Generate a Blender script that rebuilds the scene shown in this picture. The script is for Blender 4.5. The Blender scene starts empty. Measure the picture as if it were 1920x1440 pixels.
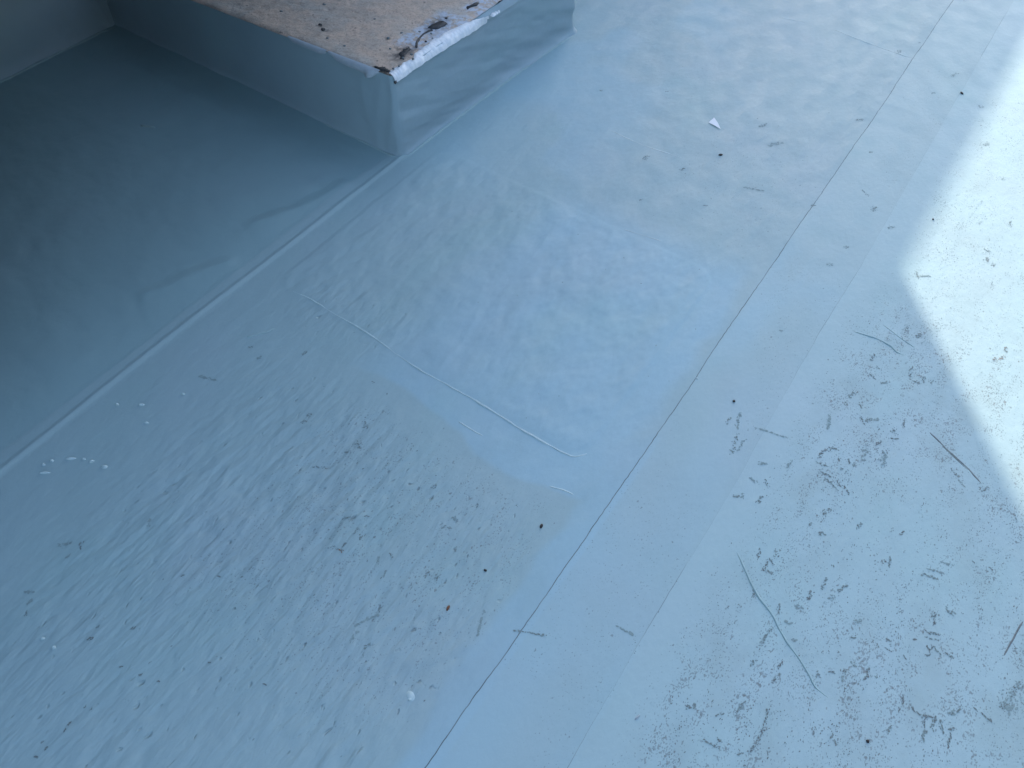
import bpy, math, random
import numpy as np
from mathutils import Matrix, Vector

sc = bpy.context.scene
col = sc.collection
# ------------------------------------------------------------------ camera
cam = bpy.data.cameras.new('camera')
co = bpy.data.objects.new('camera', cam)
col.objects.link(co)
sc.camera = co
cam.sensor_width = 36
cam.lens = 28.125
cam.clip_start = .02
cam.clip_end = 500
co.matrix_world = Matrix((
    (0.8294329, -0.4593167, 0.31791387, 1.36407),
    (0.55736356, 0.64254554, -0.52581468, -1.522834),
    (0.03724133, 0.6133216, 0.78895481, 1.5),
    (0, 0, 0, 1)))
# ------------------------------------------------------------------ sky and sun
SUN_EL = math.radians(22.5)
SUN_X, SUN_Y = -.607, .795            # horizontal direction towards the sun
w = bpy.data.worlds.new('World')
sc.world = w
w.use_nodes = True
wn = w.node_tree
sky = wn.nodes.new('ShaderNodeTexSky')
sky.sky_type = 'NISHITA'
sky.sun_disc = False
sky.sun_elevation = SUN_EL
sky.sun_rotation = math.atan2(SUN_X, SUN_Y)
sky.dust_density = 1.5
sky.ozone_density = 0.3
wn.nodes['Background'].inputs[1].default_value = .15
wn.links.new(sky.outputs[0], wn.nodes['Background'].inputs[0])
sun = bpy.data.lights.new('sun', 'SUN')
sun.energy = 2.0
sun.angle = math.radians(.55)
sun.color = (1, .86, .73)
so = bpy.data.objects.new('sun', sun)
col.objects.link(so)
so.rotation_euler = Vector((SUN_X * math.cos(SUN_EL), SUN_Y * math.cos(SUN_EL), math.sin(SUN_EL))).to_track_quat('Z', 'Y').to_euler()
sc.view_settings.view_transform = 'Standard'
sc.view_settings.look = 'None'
sc.view_settings.gamma = 1
sc.view_settings.use_curve_mapping = False
sc.view_settings.exposure = 2.0

# ------------------------------------------------------------------ measured places on the roof (metres)
SCRATCH = [(1.6298,-0.0767), (1.6614,-0.0924), (1.6924,-0.1079), (1.728,-0.1246), (1.7489,-0.1372), (1.7658,-0.1489)]
SCRATCH2 = [(1.9153,-0.4282), (1.9095,-0.4624), (1.9044,-0.4941), (1.8996,-0.5214)]
CREASER = [(1.3763,0.1258), (1.4088,0.1336), (1.4395,0.1379), (1.4683,0.1344), (1.4911,0.1227), (1.5066,0.1252)]
CREASER2 = [(1.4304,0.1965), (1.4858,0.1757), (1.5232,0.1652)]
CREASELONG = [(1.3851,-0.6178), (1.4195,-0.6499), (1.4558,-0.6802), (1.4957,-0.7021), (1.5334,-0.7317), (1.5684,-0.7514), (1.5972,-0.7706), (1.6155,-0.7855), (1.6273,-0.7891), (1.645,-0.7921)]
NOOK1 = [(-0.1473,-0.5025), (-0.1185,-0.4401), (-0.0862,-0.3686), (-0.0597,-0.2768), (-0.0532,-0.2274), (-0.0484,-0.163)]
NOOK2 = [(-0.1775,-0.8502), (-0.1414,-0.796), (-0.1238,-0.7237), (-0.0981,-0.656), (-0.0644,-0.5938)]
NOOK3 = [(-0.7414,-0.3651), (-0.7262,-0.3432), (-0.6886,-0.3322)]
NOOK4 = [(-1.161,-0.1561), (-0.9994,-0.136), (-0.8073,-0.148), (-0.6463,-0.1391), (-0.4578,-0.1407)]
LEFT1 = [(0.1485,-0.7811), (0.1758,-0.7399), (0.1829,-0.7195)]
PATCHLOW = [(0.1253,-0.6023), (0.1832,-0.5955), (0.258,-0.5986), (0.3287,-0.5989), (0.3989,-0.6006), (0.4824,-0.6104), (0.5602,-0.616), (0.6231,-0.6148), (0.7004,-0.6141), (0.7774,-0.6158), (0.8614,-0.6202), (0.9254,-0.6192), (0.966,-0.6166), (0.988,-0.6114), (1.0051,-0.5889)]
COATLOW = [(0.9822,-0.7092), (1.0101,-0.6993), (1.0351,-0.6962)]
COATLOW2 = [(0.7206,-0.6839), (0.7517,-0.6854), (0.7882,-0.6846)]
BLISTERS = [(0.0623,-1.2909), (0.0681,-1.2753), (0.0957,-1.2491), (0.1199,-1.2337), (0.1381,-1.2274), (0.1703,-1.2213), (0.0822,-1.3031), (0.1574,-0.9901), (0.0589,-1.0959), (0.1047,-1.0651), (0.1539,-1.0921), (0.3821,-1.531), (0.4149,-1.5303)]
DROP = [(1.0099,-1.2257), (1.369,-1.024), (1.1146,-0.2493)]
CRUMBS = [(0.7851,0.6008), (1.0199,-0.8004), (1.2168,-0.2612), (0.9668,-1.0547), (0.9809,-0.9486), (1.4201,0.694), (1.3127,1.428), (1.7312,-0.8252)]
PAPER = [(0.6807,0.7329), (0.6859,0.7625), (0.7071,0.7455), (0.7279,0.7249)]
FAINT = [(0.602,1.5214), (0.678,1.5457), (0.7972,1.5647), (0.9243,1.5534), (1.0656,1.5474), (1.1208,1.5583)]
FAINT2 = [(0.4352,0.5079), (0.5552,0.4999), (0.7137,0.5173)]
FAINT3 = [(0.7088,0.119), (0.8172,0.1383)]
MARKS = [
    (1.442,-0.289,0.0217,0.0109,1.54,0), (1.443,-0.274,0.0184,0.0092,1.35,0), (1.451,-0.261,0.0184,0.0079,0.81,0), (1.462,-0.251,0.0159,0.0091,0.17,0), (1.483,-0.274,0.0118,0.0103,1.91,0), (1.446,-0.311,0.0134,0.0078,-0.07,1),
    (1.46,-0.308,0.0085,0.0061,0.61,1), (1.464,-0.33,0.0155,0.0067,-0.17,0), (1.475,-0.329,0.0155,0.0078,0.17,0), (1.478,-0.342,0.0156,0.01,-0.29,0), (1.501,-0.335,0.0184,0.0092,-0.52,0), (1.522,-0.342,0.0232,0.007,-0.63,0),
    (1.495,-0.348,0.0205,0.0046,-0.52,1), (1.501,-0.266,0.0147,0.0088,1.9,1), (1.512,-0.268,0.0117,0.0088,1.9,1), (1.506,-0.295,0.0153,0.0092,1.51,1), (1.494,-0.295,0.0072,0.0048,0.62,1), (1.776,-0.158,0.0224,0.014,0.95,0),
    (1.709,-0.155,0.0243,0.0066,-0.49,0), (1.729,-0.175,0.0218,0.0065,-0.48,1), (1.444,0.07,0.0264,0.0094,1.54,0), (1.467,0.009,0.0163,0.0081,-0.6,0), (1.466,0.043,0.0104,0.0065,-0.39,1), (1.494,0.006,0.0186,0.008,0.62,1),
    (1.536,0.089,0.0226,0.0094,1.51,0), (1.539,0.068,0.016,0.0107,1.86,0), (1.562,0.056,0.0145,0.0061,-0.27,0), (1.573,0.074,0.0204,0.0111,1.62,0), (1.591,0.079,0.0159,0.0106,1.27,1), (1.442,-0.075,0.0274,0.0154,1.42,1),
    (1.44,-0.11,0.0137,0.0103,1.54,0), (1.469,-0.095,0.0166,0.0083,-0.78,0), (1.49,-0.137,0.0258,0.0086,-0.95,0), (1.501,-0.123,0.0234,0.0132,0.99,1), (1.572,-0.085,0.0262,0.0065,1.8,0), (1.541,-0.179,0.0145,0.0097,1.39,0),
    (1.567,-0.143,0.0201,0.005,0.62,0), (1.558,-0.124,0.0117,0.01,1.51,1), (1.489,0.211,0.024,0.016,1.75,0), (1.519,0.211,0.0226,0.0113,1.29,0), (1.515,-0.114,0.0137,0.0082,0.81,2), (1.562,-0.207,0.0311,0.0187,1.75,2),
    (1.566,-0.218,0.037,0.0154,1.75,2), (1.523,-0.228,0.0349,0.0158,1.51,2), (1.268,-0.373,0.0609,0.0122,1.79,1), (1.249,-0.308,0.0474,0.0079,1.85,2), (1.23,-0.322,0.0253,0.0079,1.66,1), (1.325,-0.294,0.0705,0.0035,0.22,2),
    (1.424,-0.597,0.0254,0.0076,1.75,0), (1.444,-0.607,0.023,0.0102,1.6,0), (1.452,-0.597,0.0167,0.0073,-0.44,0), (1.453,-0.572,0.0235,0.0118,1.53,1), (1.446,-0.624,0.0122,0.0081,-0.01,0), (1.459,-0.62,0.0143,0.0072,0.21,1),
    (1.545,-0.621,0.0225,0.01,1.5,0), (1.558,-0.579,0.0331,0.0076,1.56,1), (1.593,-0.568,0.0231,0.0103,1.35,1), (1.56,-0.532,0.0081,0.0051,-0.49,1), (1.641,-0.463,0.0103,0.0103,1.74,0), (1.656,-0.456,0.0255,0.0089,1.8,1),
    (1.504,-0.749,0.0576,0.0081,1.54,1), (1.504,-0.812,0.0201,0.0089,1.29,1), (1.548,-0.786,0.0222,0.0067,1.57,0), (1.55,-0.815,0.0244,0.0055,1.28,0), (1.502,-0.682,0.0212,0.0071,1.73,0), (1.449,-0.685,0.0167,0.0071,1.75,1),
    (1.435,-0.722,0.0092,0.0069,1.83,0), (1.418,-0.738,0.0054,0.0043,0.61,0), (1.766,-0.518,0.0153,0.0128,1.44,0), (1.771,-0.531,0.0144,0.0108,1.7,0), (1.773,-0.555,0.0292,0.0068,0.32,0), (1.774,-0.569,0.0237,0.0069,0.38,1),
    (1.777,-0.588,0.0172,0.011,1.43,0), (1.777,-0.605,0.0125,0.0063,0.6,0), (1.791,-0.588,0.014,0.007,-0.25,1), (1.812,-0.581,0.0178,0.0062,-0.01,0), (1.73,-0.441,0.0352,0.0062,0.37,1), (1.738,-0.421,0.0307,0.0041,0.31,2),
    (1.788,-0.493,0.0202,0.0092,-0.4,1), (1.755,-0.39,0.0272,0.0052,0.37,2), (1.741,-0.635,0.0082,0.0045,-0.71,0), (1.747,-0.589,0.0063,0.0063,0.61,0), (1.705,-0.619,0.0115,0.0057,0.22,0), (1.709,-0.639,0.0127,0.0045,0,0),
    (1.69,-0.642,0.0076,0.0065,1.89,0), (1.563,-0.889,0.0302,0.006,1.67,0), (1.566,-0.93,0.0402,0.008,1.52,0), (1.563,-0.956,0.0182,0.0061,1.26,0), (1.496,-0.99,0.0214,0.0062,0.16,0), (1.549,-0.975,0.0139,0.0069,0.9,0),
    (1.51,-0.987,0.0121,0.0052,0.07,1), (1.508,-0.976,0.0088,0.0044,0.07,0), (1.445,-0.949,0.0116,0.0058,1.85,1), (1.437,-0.955,0.0098,0.0079,0.6,0), (1.516,-0.906,0.0168,0.0084,1.28,1), (1.518,-0.894,0.0148,0.0064,1.35,1),
    (1.491,-0.934,0.0187,0.0062,1.07,1), (1.78,-0.721,0.0136,0.0077,-0.69,0), (1.807,-0.721,0.0402,0.0073,0.33,0), (1.806,-0.732,0.022,0.008,1.77,0), (1.821,-0.726,0.0268,0.0072,1.69,0), (1.814,-0.758,0.0262,0.0091,1.69,1),
    (1.762,-0.716,0.0185,0.0062,1.79,0), (1.761,-0.738,0.0104,0.0062,1.72,0), (1.757,-0.78,0.0155,0.0066,1.17,0), (1.854,-0.741,0.0282,0.005,1.67,0), (1.853,-0.716,0.0134,0.0089,1.03,0), (1.835,-0.721,0.0239,0.0055,-1.13,1),
    (1.934,-0.574,0.0435,0.0145,1.09,1), (1.926,-0.601,0.0427,0.0261,1.38,2), (1.937,-0.611,0.0352,0.0258,1.38,2), (1.924,-0.62,0.018,0.009,0.9,0), (1.684,-0.86,0.0115,0.0058,-0.62,0), (1.674,-0.853,0.0121,0.0061,1.6,0),
    (1.691,-0.704,0.0177,0.0077,1.66,0), (1.692,-0.717,0.0114,0.008,1.45,0), (1.652,-0.728,0.0114,0.0091,1.46,0), (1.634,-0.743,0.0102,0.0082,0.6,0), (1.615,-0.762,0.011,0.0088,1.62,0), (1.655,-0.743,0.0133,0.0078,1.6,1),
    (1.707,-0.704,0.0062,0.0053,-0.68,1), (1.88,-0.656,0.0082,0.0033,-0.38,0), (1.895,-0.657,0.0097,0.0032,-0.37,0), (1.906,-0.661,0.0096,0.0032,-0.37,0), (1.849,-0.683,0.0324,0.0097,0.83,1), (1.663,-0.704,0.0125,0.0089,-0.21,1),
    (1.531,-0.699,0.0148,0.0095,0.6,2), (1.534,-0.657,0.015,0.0096,0.61,2), (1.551,-0.726,0.0125,0.0063,0.6,1), (1.582,-0.599,0.0177,0.0101,1.35,2), (1.643,-0.617,0.0186,0.0093,0.93,2), (1.645,-0.654,0.0126,0.0074,0.61,1),
    (1.8,-0.354,0.0069,0.004,-0.58,0), (1.834,-0.349,0.0087,0.0039,-0.45,0), (1.813,-0.34,0.0068,0.0045,0.61,1), (1.655,-0.376,0.0135,0.0108,1.09,0), (1.636,-0.381,0.0143,0.0071,1.48,1), (1.573,-0.41,0.0199,0.0113,1.5,1),
    (1.488,-0.469,0.0138,0.0083,1.52,1), (1.514,-0.474,0.0145,0.0083,-0.03,1), (1.5,-0.422,0.0121,0.0107,1.93,0), (1.508,-0.411,0.0105,0.0082,0.61,0), (1.327,-0.496,0.0141,0.0105,0.61,1), (1.373,-0.476,0.022,0.0123,1.27,1),
    (1.339,-0.487,0.0141,0.0113,1.56,2), (1.342,-0.436,0.0182,0.008,-0.26,2), (1.369,-0.426,0.0183,0.0078,-0.94,1), (1.392,-0.35,0.0242,0.0091,1.55,2), (1.342,-0.385,0.0218,0.0109,0.62,2), (1.716,0.298,0.0163,0.0145,1.13,3),
    (1.71,0.256,0.043,0.0099,0.99,3), (1.451,0.433,0.0292,0.0104,-1.17,1), (1.468,0.441,0.0299,0.0075,0.63,2), (1.596,0.615,0.0193,0.0169,1.51,0), (1.614,0.602,0.0161,0.0161,1.8,0), (1.585,0.652,0.0197,0.0085,-0.26,1),
    (1.544,1.022,0.0136,0.0102,0.64,1), (1.458,1.177,0.0282,0.0169,1.35,1), (1.614,0.814,0.024,0.0187,1.6,1), (0.677,-1.018,0.0152,0.0076,1.22,1), (0.712,-1.028,0.0156,0.0089,1.6,1), (0.729,-1.035,0.0144,0.0096,2.2,1),
    (0.714,-1.081,0.0138,0.0092,0.07,3), (0.713,-1.067,0.0128,0.0064,1.41,1), (0.696,-1.086,0.0146,0.0052,1.01,1), (0.709,-0.991,0.0088,0.0066,0.62,0), (0.78,-0.852,0.0126,0.0076,1.75,1), (0.859,-0.891,0.01,0.0088,2.21,1),
    (0.904,-0.943,0.0104,0.0069,1.72,1), (0.791,-1.053,0.016,0.0103,2.1,2), (0.807,-1.032,0.0141,0.007,2.26,1), (0.82,-1.071,0.0193,0.0064,1.66,1), (0.89,-1.023,0.0132,0.0077,1.72,1), (0.908,-1.016,0.0109,0.0076,1.72,1),
    (0.865,-0.913,0.0089,0.0056,0.61,1), (0.855,-0.918,0.0112,0.0067,1.19,1), (0.433,-0.866,0.0119,0.0095,1.07,0), (0.436,-0.888,0.0143,0.0095,1.29,1), (0.556,-0.814,0.0175,0.0146,-0.45,1), (0.575,-0.866,0.0215,0.0134,-0.13,1),
    (0.568,-0.893,0.0115,0.008,0.83,1), (0.181,-0.798,0.0115,0.0089,0.62,1), (0.297,-0.736,0.0157,0.0131,1.32,1), (0.22,-0.811,0.0101,0.0088,0.62,2), (0.49,-0.71,0.0063,0.0063,0.63,0), (0.284,-1.369,0.0176,0.0088,2.16,0),
    (0.253,-1.386,0.0228,0.0133,1.05,2), (0.282,-1.398,0.013,0.0074,1.53,2), (0.284,-1.488,0.0182,0.0101,0.61,2), (0.303,-1.501,0.0143,0.008,1.77,2), (0.317,-1.518,0.0105,0.0084,2.36,1), (0.454,-1.481,0.0107,0.0053,1.01,0),
    (0.447,-1.459,0.0086,0.0052,1.48,1), (0.354,-1.257,0.0153,0.0088,1.94,2), (0.551,-0.956,0.0394,0.0058,0.55,1), (0.859,-1.129,0.0149,0.0085,2.1,1), (0.851,-1.164,0.0492,0.0049,1.08,2), (0.854,-1.202,0.0254,0.0049,1.75,2),
    (0.886,-1.201,0.0134,0.0086,1.16,1), (0.89,-1.218,0.0116,0.0068,1.92,2), (0.17,-0.925,0.0454,0.0067,0.31,2), (0.548,-1.601,0.0069,0.0031,1.67,0), (0.552,-1.612,0.0064,0.0032,1.91,0), (0.549,-1.648,0.0052,0.003,1.44,0),
    (0.534,-1.646,0.0045,0.003,1.68,0), (0.547,-1.667,0.0062,0.0027,0.61,0), (0.583,-1.474,0.006,0.0034,1.42,0), (0.543,-1.484,0.0053,0.0035,0.99,0), (0.58,-1.45,0.0054,0.0036,1,0), (0.619,-1.464,0.0048,0.0039,0.59,0),
    (0.557,-1.258,0.0063,0.0042,0.59,0), (0.498,-1.299,0.0072,0.0051,0.61,0), (0.503,-1.423,0.0072,0.0045,1,1), (0.667,-1.388,0.0058,0.0039,0.6,0), (0.78,-1.359,0.0058,0.0039,0.6,0), (0.547,-1.566,0.0057,0.0033,1.91,1),
    (0.559,-1.564,0.0055,0.0031,1.42,1), (0.722,0.464,0.0154,0.0096,1.12,0), (0.604,0.448,0.0254,0.0148,1.32,1), (0.852,0.351,0.011,0.0079,0.64,0), (0.687,0.261,0.0094,0.0079,0.64,1), (0.489,0.813,0.011,0.0092,0.66,0),
    (0.309,0.683,0.0108,0.009,0.65,1), (0.829,0.83,0.0344,0.0129,1.13,1), (0.903,0.761,0.0565,0.0151,0.9,2), (0.939,0.509,0.056,0.0093,0.36,2), (1.11,0.544,0.0144,0.0112,0.64,1), (1.253,0.425,0.0153,0.0123,0.63,1),
    (1.217,0.694,0.0317,0.0106,-0.5,1), (1.262,0.636,0.0294,0.0221,1.48,1), (1.077,1.055,0.0273,0.0182,1.11,1), (1.165,0.905,0.0121,0.0104,0.65,1), (1.333,0.584,0.0221,0.0142,0.63,2), (1.239,0.33,0.018,0.009,0.63,2),
    (1.232,1.367,0.0185,0.0093,1.02,1), (1.39,1.387,0.017,0.0113,0.65,1), (1.261,1.534,0.0351,0.014,1.49,2), (1.094,1.676,0.0082,0.0082,0.66,1), (1.052,1.56,0.0325,0.0181,1.53,1), (1.036,-1.044,0.0525,0.0031,1.93,2),
    (1.126,-1.004,0.0611,0.0041,0.43,1), (1.273,-0.896,0.0397,0.003,0.09,2), (1.223,0.019,0.0082,0.0055,0.62,1), (1.282,-0.366,0.0397,0.0061,1.58,2), (1.423,-0.185,0.0423,0.0081,1.79,2),
]

# ------------------------------------------------------------------ helpers
rng = random.Random(7)


def hsh(ix, iy, seed):
    h = (ix.astype(np.int64) * 374761393 + iy.astype(np.int64) * 668265263 + seed * 1442695041) & 0xffffffff
    h = ((h ^ (h >> 13)) * 1274126177) & 0xffffffff
    h = ((h ^ (h >> 16)) * 2246822519) & 0xffffffff
    return ((h ^ (h >> 15)) & 0xffffff) / float(0xffffff)


def vn(x, y, seed=0):
    x = np.asarray(x, float); y = np.asarray(y, float)
    ix = np.floor(x); iy = np.floor(y)
    fx = x - ix; fy = y - iy
    fx = fx * fx * fx * (fx * (fx * 6 - 15) + 10); fy = fy * fy * fy * (fy * (fy * 6 - 15) + 10)
    a = hsh(ix, iy, seed); b = hsh(ix + 1, iy, seed); c = hsh(ix, iy + 1, seed); d = hsh(ix + 1, iy + 1, seed)
    return (a + (b - a) * fx) * (1 - fy) + (c + (d - c) * fx) * fy


def fbm(x, y, seed=0, o=3):
    s = 0; a = .5; t = 0
    for i in range(o):
        s = s + a * vn(x * 2 ** i, y * 2 ** i, seed + 17 * i); t += a; a *= .5
    return s / t


def ss(a, b, x):
    t = np.clip((np.asarray(x, float) - a) / (b - a), 0, 1)
    return t * t * (3 - 2 * t)


def mesh_obj(name, verts, faces, mat, parent=None, smooth=True, attrs=None):
    me = bpy.data.meshes.new(name)
    verts = np.asarray(verts, np.float32)
    if isinstance(faces, np.ndarray):
        n, k = faces.shape
        me.vertices.add(len(verts)); me.vertices.foreach_set('co', verts.ravel())
        me.loops.add(n * k); me.loops.foreach_set('vertex_index', faces.astype(np.int32).ravel())
        me.polygons.add(n); me.polygons.foreach_set('loop_start', np.arange(0, n * k, k, dtype=np.int32))
        me.update(calc_edges=True)
    else:
        me.from_pydata([tuple(map(float, v)) for v in verts], [], faces)
    me.polygons.foreach_set('use_smooth', np.full(len(me.polygons), smooth))
    for k, v in (attrs or {}).items():
        me.attributes.new(k, 'FLOAT', 'POINT').data.foreach_set('value', np.asarray(v, np.float32).ravel())
    me.materials.append(mat)
    o = bpy.data.objects.new(name, me)
    col.objects.link(o)
    if parent:
        o.parent = parent
    return o


def grid_faces(nu, nv):
    i = np.arange(nu - 1)[:, None] * nv + np.arange(nv - 1)[None, :]
    i = i.ravel()
    return np.stack([i, i + nv, i + nv + 1, i + 1], 1)


def empty(name, loc):
    o = bpy.data.objects.new(name, None)
    o.empty_display_size = .1
    col.objects.link(o)
    o.location = loc
    return o


def tag(o, label=None, cat=None, group=None, kind=None):
    for k, v in (('label', label), ('category', cat), ('group', group), ('kind', kind)):
        if v:
            o[k] = v
    return o


def box(name, a, b, mat, parent=None, bev=0.0):
    a = np.array(a, float); b = np.array(b, float)
    if parent:
        p = np.array(parent.location); a = a - p; b = b - p
    if bev:
        # chamfered box: 24 vertices
        c = (a + b) / 2; h = (b - a) / 2
        vs = []
        for sx in (-1, 1):
            for sy in (-1, 1):
                for sz in (-1, 1):
                    s = np.array((sx, sy, sz))
                    for k in range(3):
                        e = h - bev; e[k] = h[k]
                        vs.append(c + s * e)
        import bmesh
        bm = bmesh.new()
        for v in vs:
            bm.verts.new(v)
        bmesh.ops.convex_hull(bm, input=bm.verts)
        me = bpy.data.meshes.new(name); bm.to_mesh(me); bm.free()
        me.materials.append(mat)
        o = bpy.data.objects.new(name, me); col.objects.link(o); o.parent = parent
        return o
    vs = [(x, y, z) for x in (a[0], b[0]) for y in (a[1], b[1]) for z in (a[2], b[2])]
    return mesh_obj(name, vs, [(0, 1, 3, 2), (4, 6, 7, 5), (0, 4, 5, 1), (2, 3, 7, 6), (0, 2, 6, 4), (1, 5, 7, 3)], mat, parent, False)


# ------------------------------------------------------------------ materials
def new_mat(name):
    m = bpy.data.materials.new(name); m.use_nodes = True
    nt = m.node_tree
    return m, nt, nt.nodes['Principled BSDF']


class NT:
    """small helper for building node trees"""
    def __init__(self, nt):
        self.nt = nt

    def n(self, t, **kw):
        n = self.nt.nodes.new(t)
        for k, v in kw.items():
            setattr(n, k, v)
        return n

    def link(self, a, b):
        self.nt.links.new(a, b)

    def math(self, op, a, b=None, clamp=False):
        n = self.n('ShaderNodeMath', operation=op, use_clamp=clamp)
        for i, v in enumerate((a, b)):
            if v is None:
                continue
            if isinstance(v, (int, float)):
                n.inputs[i].default_value = v
            else:
                self.link(v, n.inputs[i])
        return n.outputs[0]

    def pos(self, sx=1, sy=1, sz=1, rz=0.0):
        g = self.n('ShaderNodeNewGeometry')
        m = self.n('ShaderNodeMapping')
        m.inputs['Scale'].default_value = (sx, sy, sz)
        m.inputs['Rotation'].default_value = (0, 0, rz)
        self.link(g.outputs['Position'], m.inputs['Vector'])
        return m.outputs[0]

    def noise(self, vec, scale, detail=3, rough=.5, dist=0):
        n = self.n('ShaderNodeTexNoise')
        n.inputs['Scale'].default_value = scale
        n.inputs['Detail'].default_value = detail
        n.inputs['Roughness'].default_value = rough
        n.inputs['Distortion'].default_value = dist
        self.link(vec, n.inputs['Vector'])
        return n.outputs['Fac']

    def ramp(self, fac, lo, hi, a=0.0, b=1.0):
        n = self.n('ShaderNodeMapRange', interpolation_type='SMOOTHSTEP')
        for i, v in enumerate((fac, lo, hi, a, b)):
            if isinstance(v, (int, float)):
                n.inputs[i].default_value = v
            else:
                self.link(v, n.inputs[i])
        return n.outputs[0]

    def mix(self, fac, a, b):
        n = self.n('ShaderNodeMix', data_type='RGBA')
        if isinstance(fac, (int, float)):
            n.inputs[0].default_value = fac
        else:
            self.link(fac, n.inputs[0])
        for i, v in ((6, a), (7, b)):
            if isinstance(v, tuple):
                n.inputs[i].default_value = (*v, 1)
            else:
                self.link(v, n.inputs[i])
        return n.outputs[2]

    def attr(self, name):
        n = self.n('ShaderNodeAttribute', attribute_name=name)
        return n.outputs['Fac']

    def bump(self, h, strength, dist, normal=None):
        n = self.n('ShaderNodeBump')
        n.inputs['Strength'].default_value = strength
        n.inputs['Distance'].default_value = dist
        self.link(h, n.inputs['Height'])
        if normal is not None:
            self.link(normal, n.inputs['Normal'])
        return n.outputs[0]


GREY = (.290, .414, .440)
BLUE = (.29, .447, .51)


def membrane(name, grey=GREY, blue=BLUE, specks=True, rough=.54, spec=.34):
    m, nt, b = new_mat(name)
    t = NT(nt)
    p = t.pos()
    c = t.mix(t.attr('coat'), grey, blue) if specks else t.mix(0.0, grey, blue)
    # slow tint drift of the hand-rolled coating
    c = t.mix(t.ramp(t.noise(p, 2.2, 2), .45, .7, 0, .35), c, tuple(v * k for v, k in zip(grey, (1.08, 1.0, 1.04))))
    c = t.mix(t.ramp(t.noise(t.pos(1, .5, 1), 3.7, 3), .5, .72, 0, .35), c, tuple(v * k for v, k in zip(grey, (.93, 1.02, .98))))
    c = t.mix(t.ramp(t.noise(t.pos(1, .45, 1), 9, 4, .6), .42, .75, 0, .22), c, tuple(v * .84 for v in grey))
    if specks:
        d = t.attr('dirt')
        film = t.math('MULTIPLY', d, t.ramp(t.noise(t.pos(1, .6, 1), 11, 4, .6), .4, .75, 0, .42))
        c = t.mix(film, c, (.25, .34, .345))
        clus = t.noise(t.pos(1, .5, 1), 26, 2, .5)
        for (sc_, k, lo, alpha, colr) in ((150, 21, .735, .45, (.09, .095, .095)), (330, 3, .70, .45, (.10, .105, .11)), (75, 9, .80, .32, (.13, .13, .13))):
            vec = t.pos(1, .62, 1)
            n1 = t.noise(vec, sc_, 1.2, .5, 0)
            thr = t.math('SUBTRACT', lo, t.math('MULTIPLY', d, t.ramp(clus, .32, .66, -.02, .15)))
            hi = t.math('ADD', thr, .06)
            msk = t.ramp(n1, thr, hi, 0, alpha)
            msk = t.math('MULTIPLY', msk, t.ramp(d, .02, .25, 0, 1))
            c = t.mix(msk, c, colr)
    if specks:
        pn = t.noise(t.pos(1, .50, 1), 88, 1.5, .4, .2)
        pitm = t.math('MULTIPLY', t.ramp(t.attr('ribs'), .28, .6), t.ramp(pn, t.math('SUBTRACT', .73, t.math('MULTIPLY', t.ramp(t.noise(p, 9, 2), .3, .7), .10)), .80, 0, 1))
        c = t.mix(t.math('MULTIPLY', pitm, t.math('ADD', .10, t.math('MULTIPLY', d, .62)), True), c, (.13, .165, .17))
    t.link(c, b.inputs['Base Color'])
    r = t.ramp(t.noise(p, 14, 3), .3, .7, rough - .05, rough + .09)
    t.link(r, b.inputs['Roughness'])
    b.inputs['Specular IOR Level'].default_value = spec
    n1 = t.bump(t.noise(t.pos(1, .55, 1), 85, 3, .5), .35, .0022)
    if specks:
        g = t.math('MULTIPLY', t.attr('ribs'), t.noise(t.pos(1, .24, 1), 74, 2.5, .55, .35))
        n1 = t.bump(g, 1.0, .0046, n1)
        n1 = t.bump(t.math('MULTIPLY', pitm, -1.0), 1.0, .0022, n1)
    n2 = t.bump(t.noise(p, 420, 2, .5), .18, .0006, n1)
    t.link(n2, b.inputs['Normal'])
    return m


def plain(name, c, rough=.6, c2=None, scale=40, bump=0, bscale=200, spec=.3):
    m, nt, b = new_mat(name)
    t = NT(nt)
    p = t.pos()
    if c2:
        t.link(t.mix(t.ramp(t.noise(p, scale, 4, .6), .35, .65), c, c2), b.inputs['Base Color'])
    else:
        b.inputs['Base Color'].default_value = (*c, 1)
    b.inputs['Roughness'].default_value = rough
    b.inputs['Specular IOR Level'].default_value = spec
    if bump:
        t.link(t.bump(t.noise(p, bscale, 4, .6), bump, .003), b.inputs['Normal'])
    return m


def stone(name):
    m, nt, b = new_mat(name)
    t = NT(nt)
    p = t.pos()
    c = t.mix(t.ramp(t.noise(p, 14, 4, .65), .40, .62), (.57, .445, .35), (.46, .39, .325))
    c = t.mix(t.ramp(t.noise(p, 5.5, 3, .5, .6), .46, .66, 0, .7), c, (.45, .44, .40))
    c = t.mix(t.ramp(t.noise(t.pos(1, 1.6, 1), 30, 4, .7), .5, .7, 0, .45), c, (.30, .24, .19))
    c = t.mix(t.ramp(t.noise(p, 150, 3, .6), .52, .66, 0, .62), c, (.31, .26, .235))
    c = t.mix(t.ramp(t.noise(p, 190, 2, .5), .62, .72, 0, .5), c, (.75, .60, .48))
    c = t.mix(t.ramp(t.noise(p, 70, 2, .4), .70, .76, 0, .8), c, (.17, .15, .14))
    pm = t.math('MULTIPLY', t.attr('paint'), t.ramp(t.noise(p, 55, 4, .7), .40, .56))
    c = t.mix(pm, c, (.50, .55, .62))
    c = t.mix(t.math('MULTIPLY', t.attr('soot'), t.ramp(t.noise(p, 60, 4, .6), .36, .6)), c, (.06, .06, .06))
    t.link(c, b.inputs['Base Color'])
    b.inputs['Roughness'].default_value = .85
    b.inputs['Specular IOR Level'].default_value = .2
    n = t.bump(t.noise(p, 110, 5, .7), .5, .004)
    t.link(n, b.inputs['Normal'])
    return m


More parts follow.
